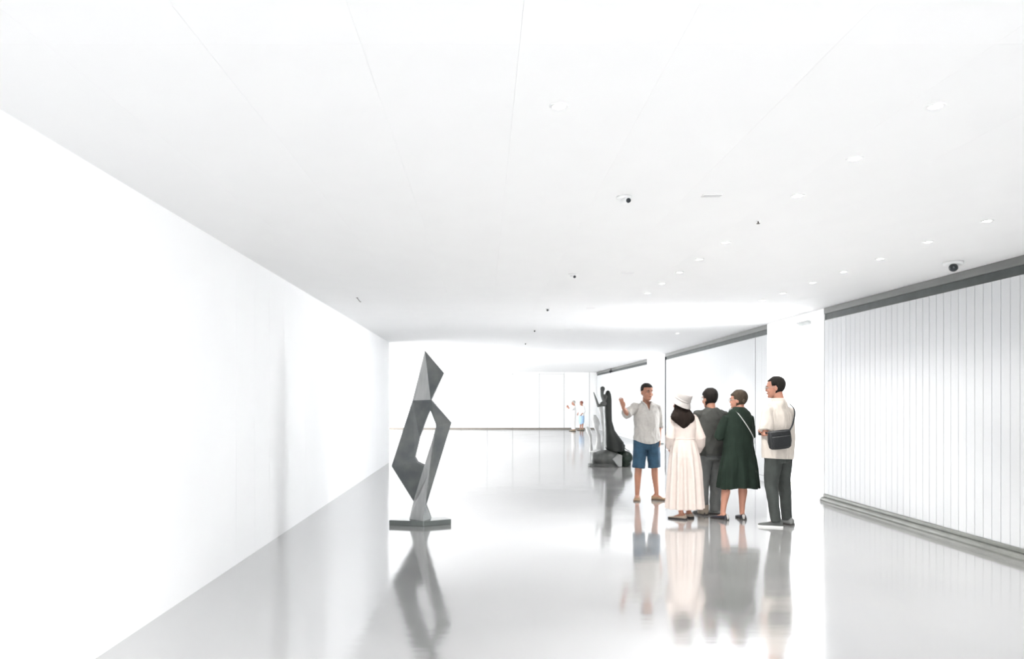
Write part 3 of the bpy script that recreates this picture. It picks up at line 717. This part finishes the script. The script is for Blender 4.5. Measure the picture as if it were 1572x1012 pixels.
# ---- man in a dark grey top between the two women
def man_grey():
    f = Figure(1.65, 1.392, yaw=R(10), pitch=R(-4), hs=1.12)
    f.head(); f.torso()
    shL, elL, wrL = (-.170, 0, 1.31), (-.190, .06, 1.05), (-.10, .22, 1.0)
    shR, elR, wrR = (.170, 0, 1.31), (.185, .06, 1.05), (.08, .22, 1.0)
    f.arm(shL, elL, wrL); f.arm(shR, elR, wrR)
    f.hand(wrL, (.9, .3, -.1), (0, -1, 0), 1, curl=.3); f.hand(wrR, (-.9, .3, -.1), (0, -1, 0), -1, curl=.3)
    anL, anR = (-.110, .0, .08), (.075, .03, .08)
    f.leg((-.085, 0, .80), (-.095, .02, .45), anL); f.leg((.085, 0, .80), (.085, .03, .45), anR)
    f.foot(anL, (-.2, 1)); f.foot(anR, (-.8, .6))
    root = f.build('man in a loose dark grey top standing between two women', (2.945, 9.60, 0), R(10), SKIN)
    f.face(root); f.glasses(root, (.35, .33, .3))
    f.hair(root, M_HAIR, lambda th: .150 if math.sin(th) > .2 else (.095 if math.sin(th) > -.15 else .03), off=.013)
    grey = mat('charcoal_jersey', (0.042, 0.043, 0.039), 0.85, var=0.12, scale=12, bump=.1, bscale=220)
    m = MB().hloft([(.76, .190, .135, 0), (.85, .202, .145, 0), (1.0, .204, .142, 0), (1.15, .202, .138, 0), (1.25, .196, .125, 0), (1.305, .172, .104, -.005), (1.35, .120, .088, -.008), (1.385, .074, .070, -.006)], 32, 2.2)
    for sh, el in ((shL, elL), (shR, elR)):
        sh, el = V(sh), V(el)
        m.tube([(sh.x*.7, 0, sh.z), sh, sh.lerp(el, .5), sh.lerp(el, .9)], [.052, .066, .072, .074], n=18, round_ends=False)
    garment('top', m, grey, root, amp=.026, freq=(7, 7, 3.5), seed=9.3, hem=lambda c: .775)
    tr = mat('grey_trousers', (0.105, 0.11, 0.107), 0.8, var=0.12, scale=10)
    m = MB().hloft([(.72, .172, .118, 0), (.82, .178, .124, 0), (.92, .170, .118, 0)], 28)
    for h, kn, an in (((-.085, 0, .80), (-.095, .02, .45), anL), ((.085, 0, .80), (.085, .03, .45), anR)):
        h, kn, an = V(h), V(kn), V(an)
        m.tube([h, h.lerp(kn, .5), kn, kn.lerp(an, .6), an+V((0, -.006, -.035))], [.100, .092, .078, .068, .066], n=18, round_ends=False)
    t = garment('trousers', m, tr, root, amp=.014, freq=(8, 8, 6), seed=4.4)
    beige = mat('beige_brown_cuff', (0.23, 0.19, 0.15), 0.8, var=.06, scale=15)
    link('trouser_cuff', MB().rings([[V((anL[0], anL[1]-.008, z))+V((r*math.cos(a), r*math.sin(a), 0)) for a in [2*math.pi*i/20 for i in range(20)]] for z, r in ((.022, .066), (.024, .071), (.135, .073), (.137, .068))]), beige, t, True)
    gs = mat('grey_canvas', (0.16, 0.165, 0.16), 0.8, var=.1)
    shoe(root, anL, (-.2, 1), mat('dark_leather', (.03, .028, .026), .5, var=.1), L=.25); shoe(root, anR, (-.8, .6), gs, L=.25)
man_grey()

# ---- woman in a dark green dress
def woman_green():
    f = Figure(1.62, 1.378, yaw=R(46), pitch=R(-2), lean=(.025, 0), hs=1.08)
    f.head(); f.torso()
    shL, elL, wrL = (-.145, 0, 1.265), (-.235, .02, 1.03), (-.09, .20, 1.02)
    shR, elR, wrR = (.155, 0, 1.265), (.205, .06, 1.05), (.06, .22, 1.02)
    f.arm(shL, elL, wrL, .95); f.arm(shR, elR, wrR, .95)
    f.hand(wrL, (.9, .2, .1), (0, -1, .2), 1, curl=.35, L=.16); f.hand(wrR, (-.9, .2, .1), (0, -1, .2), -1, curl=.35, L=.16)
    anL, anR = (-.205, -.03, .075), (.055, -.01, .075); knL, knR = (-.135, .02, .45), (.075, .02, .45)
    f.leg((-.085, 0, .78), knL, anL, calf=.060); f.leg((.085, 0, .78), knR, anR, calf=.060)
    f.foot(anL, (-.5, .8), .2); f.foot(anR, (.15, 1), .2)
    root = f.build('woman in a dark green pleated dress with a thin pale strap', (3.175, 9.26, 0), R(6), SKIN2)
    f.face(root); f.glasses(root)
    bh = mat('pinned_brown_hair', (0.045, 0.033, 0.022), 0.75, ior=1.3, var=0.35, scale=30, stretch=(1, 1, .2), bump=.4, bscale=110)
    h = f.hair(root, bh, lambda th: .165 if math.sin(th) > .35 else (.115 if math.sin(th) > -.1 else .035), off=.014)
    link('hair_bun', MB().ball((-.050, -.082, .088), .026, .020, .034).xform(f.HM), bh, h, True)
    green = mat('dark_green_jersey', (0.0105, 0.0195, 0.0135), 0.85, var=0.2, scale=8, bump=.08, bscale=220, ior=1.3)
    n = 96; rs = []
    prof = [(1.40, .064, .060, -.01), (1.375, .095, .072, -.01), (1.34, .135, .090, -.006), (1.27, .172, .112, 0), (1.15, .186, .130, 0), (1.03, .186, .135, 0), (.92, .188, .142, 0), (.80, .202, .155, 0), (.65, .225, .172, 0), (.50, .246, .188, 0), (.395, .258, .196, 0)]
    for z, a, d, yc in prof:
        pl = max(0.0, min(1.0, (1.02-z)/.45)); ring = []
        for i in range(n):
            th = 2*math.pi*i/n; w = math.sin(th*11+.8*math.sin(th*2))
            e = 1+pl*.085*w
            ring.append(sup(a*e, d*e, th, 2, .01, yc, z+pl*.012*math.sin(th*3)*(1 if z < .42 else 0)))
        rs.append(ring)
    m = MB().rings(rs)
    for sh, el, wr in ((shL, elL, wrL), (shR, elR, wrR)):
        sh, el, wr = V(sh), V(el), V(wr)
        m.tube([(sh.x*.7, 0, sh.z), sh, sh.lerp(el, .5), el+(el-sh)*.02, el.lerp(wr, .3)], [.040, .054, .062, .062, .056], n=18, round_ends=False)
    garment('dress', m, green, root, voxel=.0065, smooth=2, amp=.016, freq=(9, 9, 2.2), seed=6.1)
    # thin bag strap over the shoulder, bag in front
    bag = empty('shoulder_bag', root.location, root.rotation_euler.z)
    tag(bag, 'small pale bag worn in front of the green dress on a thin grey strap', 'bag')
    pale = mat('pale_grey_strap', (0.42, 0.43, 0.43), 0.5, var=.05)
    band = [(-.075, .085, 1.335), (-.085, .02, 1.378), (-.062, -.055, 1.362), (-.025, -.108, 1.30), (.030, -.140, 1.21), (.085, -.150, 1.12), (.135, -.135, 1.04), (.185, -.075, .97), (.205, .02, .94), (.10, .165, .93)]
    nr = [(0, .6, .8), (0, 0, 1), (0, -.6, .8), (0, -.9, .4), (.1, -1, .1), (.3, -1, 0), (.6, -1, 0), (1, -.4, 0), (1, .4, 0), (.2, 1, 0)]
    # smooth the polyline
    def dens(a):
        out = []
        for i in range(len(a)-1):
            p0 = V(a[max(i-1, 0)]); p1 = V(a[i]); p2 = V(a[i+1]); p3 = V(a[min(i+2, len(a)-1)])
            for s_ in (0, .25, .5, .75):
                out.append(.5*((2*p1)+(-p0+p2)*s_+(2*p0-5*p1+4*p2-p3)*s_*s_+(-p0+3*p1-3*p2+p3)*s_**3))
        out.append(V(a[-1])); return out
    strap('strap', dens(band), .010, .006, pale, bag, dens(nr))
    bb = MB().hloft([(.78, .085, .028, .19), (.80, .092, .032, .19), (.90, .090, .032, .19), (.93, .084, .026, .19)], 24, 4)
    link('pouch', bb.xform(Matrix.Translation((.04, 0, 0))), pale, bag, True)
    link('flap', MB().hloft([(.86, .091, .034, .192), (.925, .090, .033, .192), (.936, .084, .027, .19)], 24, 4).xform(Matrix.Translation((.04, 0.002, 0))), mat('white_flap', (.6, .6, .59), .5, var=.03), bag, True)
    navy = mat('navy_leather', (0.018, 0.018, 0.028), 0.4, var=.1); wht = mat('off_white_leather', (.45, .43, .41), .5, var=.06)
    for an, d in ((anL, (-.5, .8)), (anR, (.15, 1))):
        s = shoe(root, an, d, navy, L=.235, w=.042, top=.070)
        a = V((an[0], an[1], 0)); dd = V((d[0], d[1], 0)).normalized()
        link('heel_tab', MB().tube([a-dd*.066+V((0, 0, .022)), a-dd*.066+V((0, 0, .052))], [.016, .020], n=12).xform(Matrix.Identity(4)), wht, s, True)
woman_green()

# ---- man in a cream shirt with a black sling bag
def man_cream():
    f = Figure(1.76, 1.525, yaw=R(28), pitch=R(-6), lean=(.03, .03), hs=1.03)
    f.head(); f.torso()
    shL, elL, wrL = (-.180, .01, 1.365), (-.245, -.01, 1.09), (-.085, .19, 1.12)
    shR, elR, wrR = (.180, .0, 1.365), (.235, .03, 1.10), (.08, .20, 1.10)
    f.arm(shL, elL, wrL); f.arm(shR, elR, wrR)
    f.hand(wrL, (.9, .2, .1), (0, -1, .2), 1, curl=.3); f.hand(wrR, (-.9, .2, .1), (0, -1, .2), -1, curl=.3)
    anL, anR = (-.080, -.02, .085), (.185, .02, .085); knL, knR = (-.085, .03, .48), (.160, .04, .48)
    f.leg((-.09, 0, .86), knL, anL); f.leg((.09, 0, .86), knR, anR)
    dL, dR = (-.62, .78), (-.1, 1)
    f.foot(anL, dL); f.foot(anR, dR)
    root = f.build('man in a cream shirt and dark trousers wearing a black sling bag', (3.475, 8.73, 0), R(32), SKIN2)
    f.face(root); f.glasses(root, (.25, .25, .26))
    f.hair(root, mat('short_dark_hair', (0.014, 0.012, 0.010), 0.75, ior=1.3, var=0.3, scale=40, bump=.4, bscale=140), lambda th: .185 if math.sin(th) > .45 else (.130 if math.sin(th) > .08 else (.125 if math.sin(th) > -.2 else .035)), off=.012)
    cr = mat('cream_linen', (0.48, 0.435, 0.39), 0.85, var=0.03, scale=25, bump=.12, bscale=220)
    m = MB().hloft([(.79, .200, .142, 0), (.90, .203, .148, 0), (1.05, .203, .145, 0), (1.20, .208, .142, .0), (1.32, .194, .125, .005), (1.38, .168, .102, .01), (1.43, .122, .094, .010), (1.478, .086, .084, .016, .02)], 32, 2.3)
    for sh, el in ((shL, elL), (shR, elR)):
        sh, el = V(sh), V(el)
        m.tube([(sh.x*.7, 0, sh.z), sh, sh.lerp(el, .5), sh.lerp(el, .84)], [.050, .062, .074, .082], n=18, round_ends=False)
    s = garment('shirt', m, cr, root, amp=.024, freq=(11, 11, 2.6), seed=11.3, hem=lambda c: .80-.12*(c.x+.0)*.5)
    n = 30; col_ = lambda r, z, y: [(r*math.cos(2*math.pi*i/n), y+r*math.sin(2*math.pi*i/n), z) for i in range(n)]
    link('collar', MB().rings([col_(.094, 1.450, .012), col_(.086, 1.475, .014), col_(.077, 1.512, .020), col_(.071, 1.514, .020), col_(.074, 1.47, .014)], cap=False).xform(Matrix.Translation((.022, 0, 0))), cr, s, True)
    dk = mat('dark_grey_trousers', (0.033, 0.038, 0.035), 0.75, var=0.15, scale=9)
    m = MB().hloft([(.76, .172, .122, 0), (.88, .182, .130, 0), (.98, .176, .126, 0)], 28)
    for h, kn, an in (((-.09, 0, .86), knL, anL), ((.09, 0, .86), knR, anR)):
        h, kn, an = V(h), V(kn), V(an)
        m.tube([h, h.lerp(kn, .5), kn, kn.lerp(an, .6), an+V((0, -.006, -.02))], [.105, .092, .074, .064, .058], n=18, round_ends=False)
    garment('trousers', m, dk, root, amp=.014, freq=(8, 8, 5), seed=8.8)
    gs = mat('dark_grey_canvas', (0.07, 0.075, 0.072), 0.8, var=.12); ws = mat('white_rubber', (.62, .62, .60), .6, var=.04)
    shoe(root, anL, dL, gs, ws, L=.275, w=.048, top=.09); shoe(root, anR, dR, mat('grey_canvas', (0.16, 0.165, 0.16), 0.8, var=.1), None, L=.275, w=.048, top=.09)
    # bag on the back, strap over the right shoulder
    bag = empty('sling_bag', root.location, root.rotation_euler.z)
    tag(bag, 'black sling bag hanging on the back of the cream shirt', 'bag')
    lea = mat('black_grained_leather', (0.007, 0.008, 0.009), 0.4, var=.15, scale=12, bump=.15, bscale=160)
    T = Matrix.Translation((-.200, -.165, 1.035)) @ Matrix.Rotation(R(-6), 4, 'Y') @ Matrix.Rotation(R(-24), 4, 'Z')
    rows = [(-.110, .060, .016, 0), (-.105, .105, .026, 0), (-.085, .130, .036, 0), (-.02, .142, .042, 0), (.05, .138, .040, 0), (.09, .134, .034, 0), (.105, .128, .024, 0)]
    b = link('bag_body', MB().hloft(rows, 40, 3.2).xform(T), lea, bag, True)
    link('front_pocket', MB().hloft([(-.085, .085, .012, -.034), (-.07, .110, .014, -.038), (.03, .118, .014, -.040), (.045, .112, .010, -.040)], 32, 3.2).xform(T), lea, bag, True)
    link('zip', MB().tube([(-.125, 0, .106), (0, 0, .108), (.125, 0, .106)], [.0045]*3, n=8).xform(T), mat('gunmetal', (.12, .12, .12), .35, metal=.8, var=.1), b, True)
    e0 = T @ V((.130, 0, .10)); e1 = T @ V((-.130, 0, .10))
    band = [e0, (.020, -.172, 1.20), (.070, -.165, 1.31), (.105, -.130, 1.39), (.110, -.055, 1.450), (.105, .02, 1.460), (.09, .105, 1.405), (.03, .150, 1.28), (-.06, .168, 1.15), (-.17, .14, 1.10), (-.222, .08, 1.09), (-.235, .02, 1.10), e1]
    nr = [(0, -1, 0), (.1, -1, 0), (.1, -1, .2), (.2, -.9, .5), (.2, -.4, .9), (.2, .2, 1), (.1, .8, .5), (0, 1, .2), (-.2, 1, 0), (-.7, .7, 0), (-1, .3, 0), (-1, -.1, 0), (-.4, -1, 0)]
    def dens(a):
        out = []
        for i in range(len(a)-1):
            p0 = V(a[max(i-1, 0)]); p1 = V(a[i]); p2 = V(a[i+1]); p3 = V(a[min(i+2, len(a)-1)])
            for s_ in (0, .25, .5, .75):
                out.append(.5*((2*p1)+(-p0+p2)*s_+(2*p0-5*p1+4*p2-p3)*s_*s_+(-p0+3*p1-3*p2+p3)*s_**3))
        out.append(V(a[-1])); return out
    strap('strap', dens(band), .026, .006, lea, bag, dens(nr))
man_cream()

# ---- two visitors far off by the back wall
def far_visitor(label, loc, rz, H, top_col, low_col, hair_col, skirt, arm_up, hat=False):
    f = Figure(H, H-.228*H/1.74, yaw=0); k = f.k; f.voxel = .010
    f.head(); f.torso()
    P = lambda x, y, z: (x*k, y*k, z*k)
    shL, shR = P(-.18, 0, 1.40), P(.18, 0, 1.40)
    if arm_up: elL, wrL, elR, wrR = P(-.24, .16, 1.20), P(-.10, .33, 1.36), P(.24, .16, 1.20), P(.10, .33, 1.36)
    else: elL, wrL, elR, wrR = P(-.26, -.02, 1.12), P(-.20, .16, .98), P(.26, -.02, 1.12), P(.14, .18, 1.0)
    f.arm(shL, elL, wrL); f.arm(shR, elR, wrR)
    f.hand(wrL, (.1, .3, .8 if arm_up else -.5), (1, 0, 0), 1, curl=.4); f.hand(wrR, (-.1, .3, .8 if arm_up else -.5), (-1, 0, 0), -1, curl=.4)
    anL, anR = P(-.09, 0, .08), P(.09, .02, .08)
    f.leg(P(-.09, 0, .86), P(-.09, .02, .47), anL); f.leg(P(.09, 0, .86), P(.09, .02, .47), anR)
    f.foot(anL, (-.1, 1)); f.foot(anR, (.1, 1))
    root = f.build(label, loc, rz, SKIN2)
    hm = mat('hair_'+('red' if not hat else 'pale'), hair_col, .6, var=.2, scale=20)
    f.hair(root, hm, lambda th: .160 if math.sin(th) > .2 else (.10 if math.sin(th) > -.2 else .02), off=.016)
    f.face(root)
    tm = mat('white_top', top_col, .8, var=.02); lm = mat('lower_'+('blue' if skirt else 'white'), low_col, .8, var=.04)
    rows = [(.84, .180, .125, 0), (1.0, .178, .122, 0), (1.2, .188, .13, 0), (1.34, .182, .11, 0), (1.41, .150, .09, -.01), (1.46, .08, .07, -.01)]
    m = MB().hloft([(z*k, a*k, d*k, y*k) for z, a, d, y in rows], 24, 2.2)
    for sh, el, wr in ((shL, elL, wrL), (shR, elR, wrR)):
        m.tube([(V(sh).x*.7, 0, V(sh).z), sh, V(sh).lerp(V(el), .6), V(el), V(el).lerp(V(wr), .6)], [.07*k, .072*k, .066*k, .06*k, .052*k], n=14, round_ends=False)
    garment('top', m, tm, root, voxel=.011, amp=.008, seed=H*10)
    if skirt:
        m = MB().hloft([(.36*k, .120*k, .10*k, 0), (.50*k, .185*k, .14*k, 0), (.70*k, .195*k, .145*k, 0), (.90*k, .186*k, .13*k, 0)], 24)
        garment('skirt', m, lm, root, voxel=.011, amp=.008, seed=2)
    else:
        m = MB().hloft([(.78*k, .172*k, .12*k, 0), (.95*k, .172*k, .118*k, 0)], 24)
        for h, kn, an in ((P(-.09, 0, .86), P(-.09, .02, .47), anL), (P(.09, 0, .86), P(.09, .02, .47), anR)):
            m.tube([h, V(h).lerp(V(kn), .5), kn, V(kn).lerp(V(an), .9)], [.102*k, .095*k, .085*k, .085*k], n=16, round_ends=False)
        garment('trousers', m, lm, root, voxel=.011, amp=.008, seed=3)
    sm = mat('tan_far_shoe', (.35, .27, .18), .6, var=.1)
    shoe(root, anL, (-.1, 1), sm); shoe(root, anR, (.1, 1), sm)
    if hat: f.glasses(root)
    return root
far_visitor('distant visitor in all white clothes near the back wall', (4.20, 34.6, 0), R(95), 1.42, (.80, .79, .78), (.80, .78, .76), (.45, .42, .38), False, True, True)
far_visitor('distant red-haired visitor in a white top and light blue skirt', (4.70, 35.6, 0), R(120), 1.40, (.80, .80, .80), (.36, .52, .72), (.22, .04, .02), True, False)
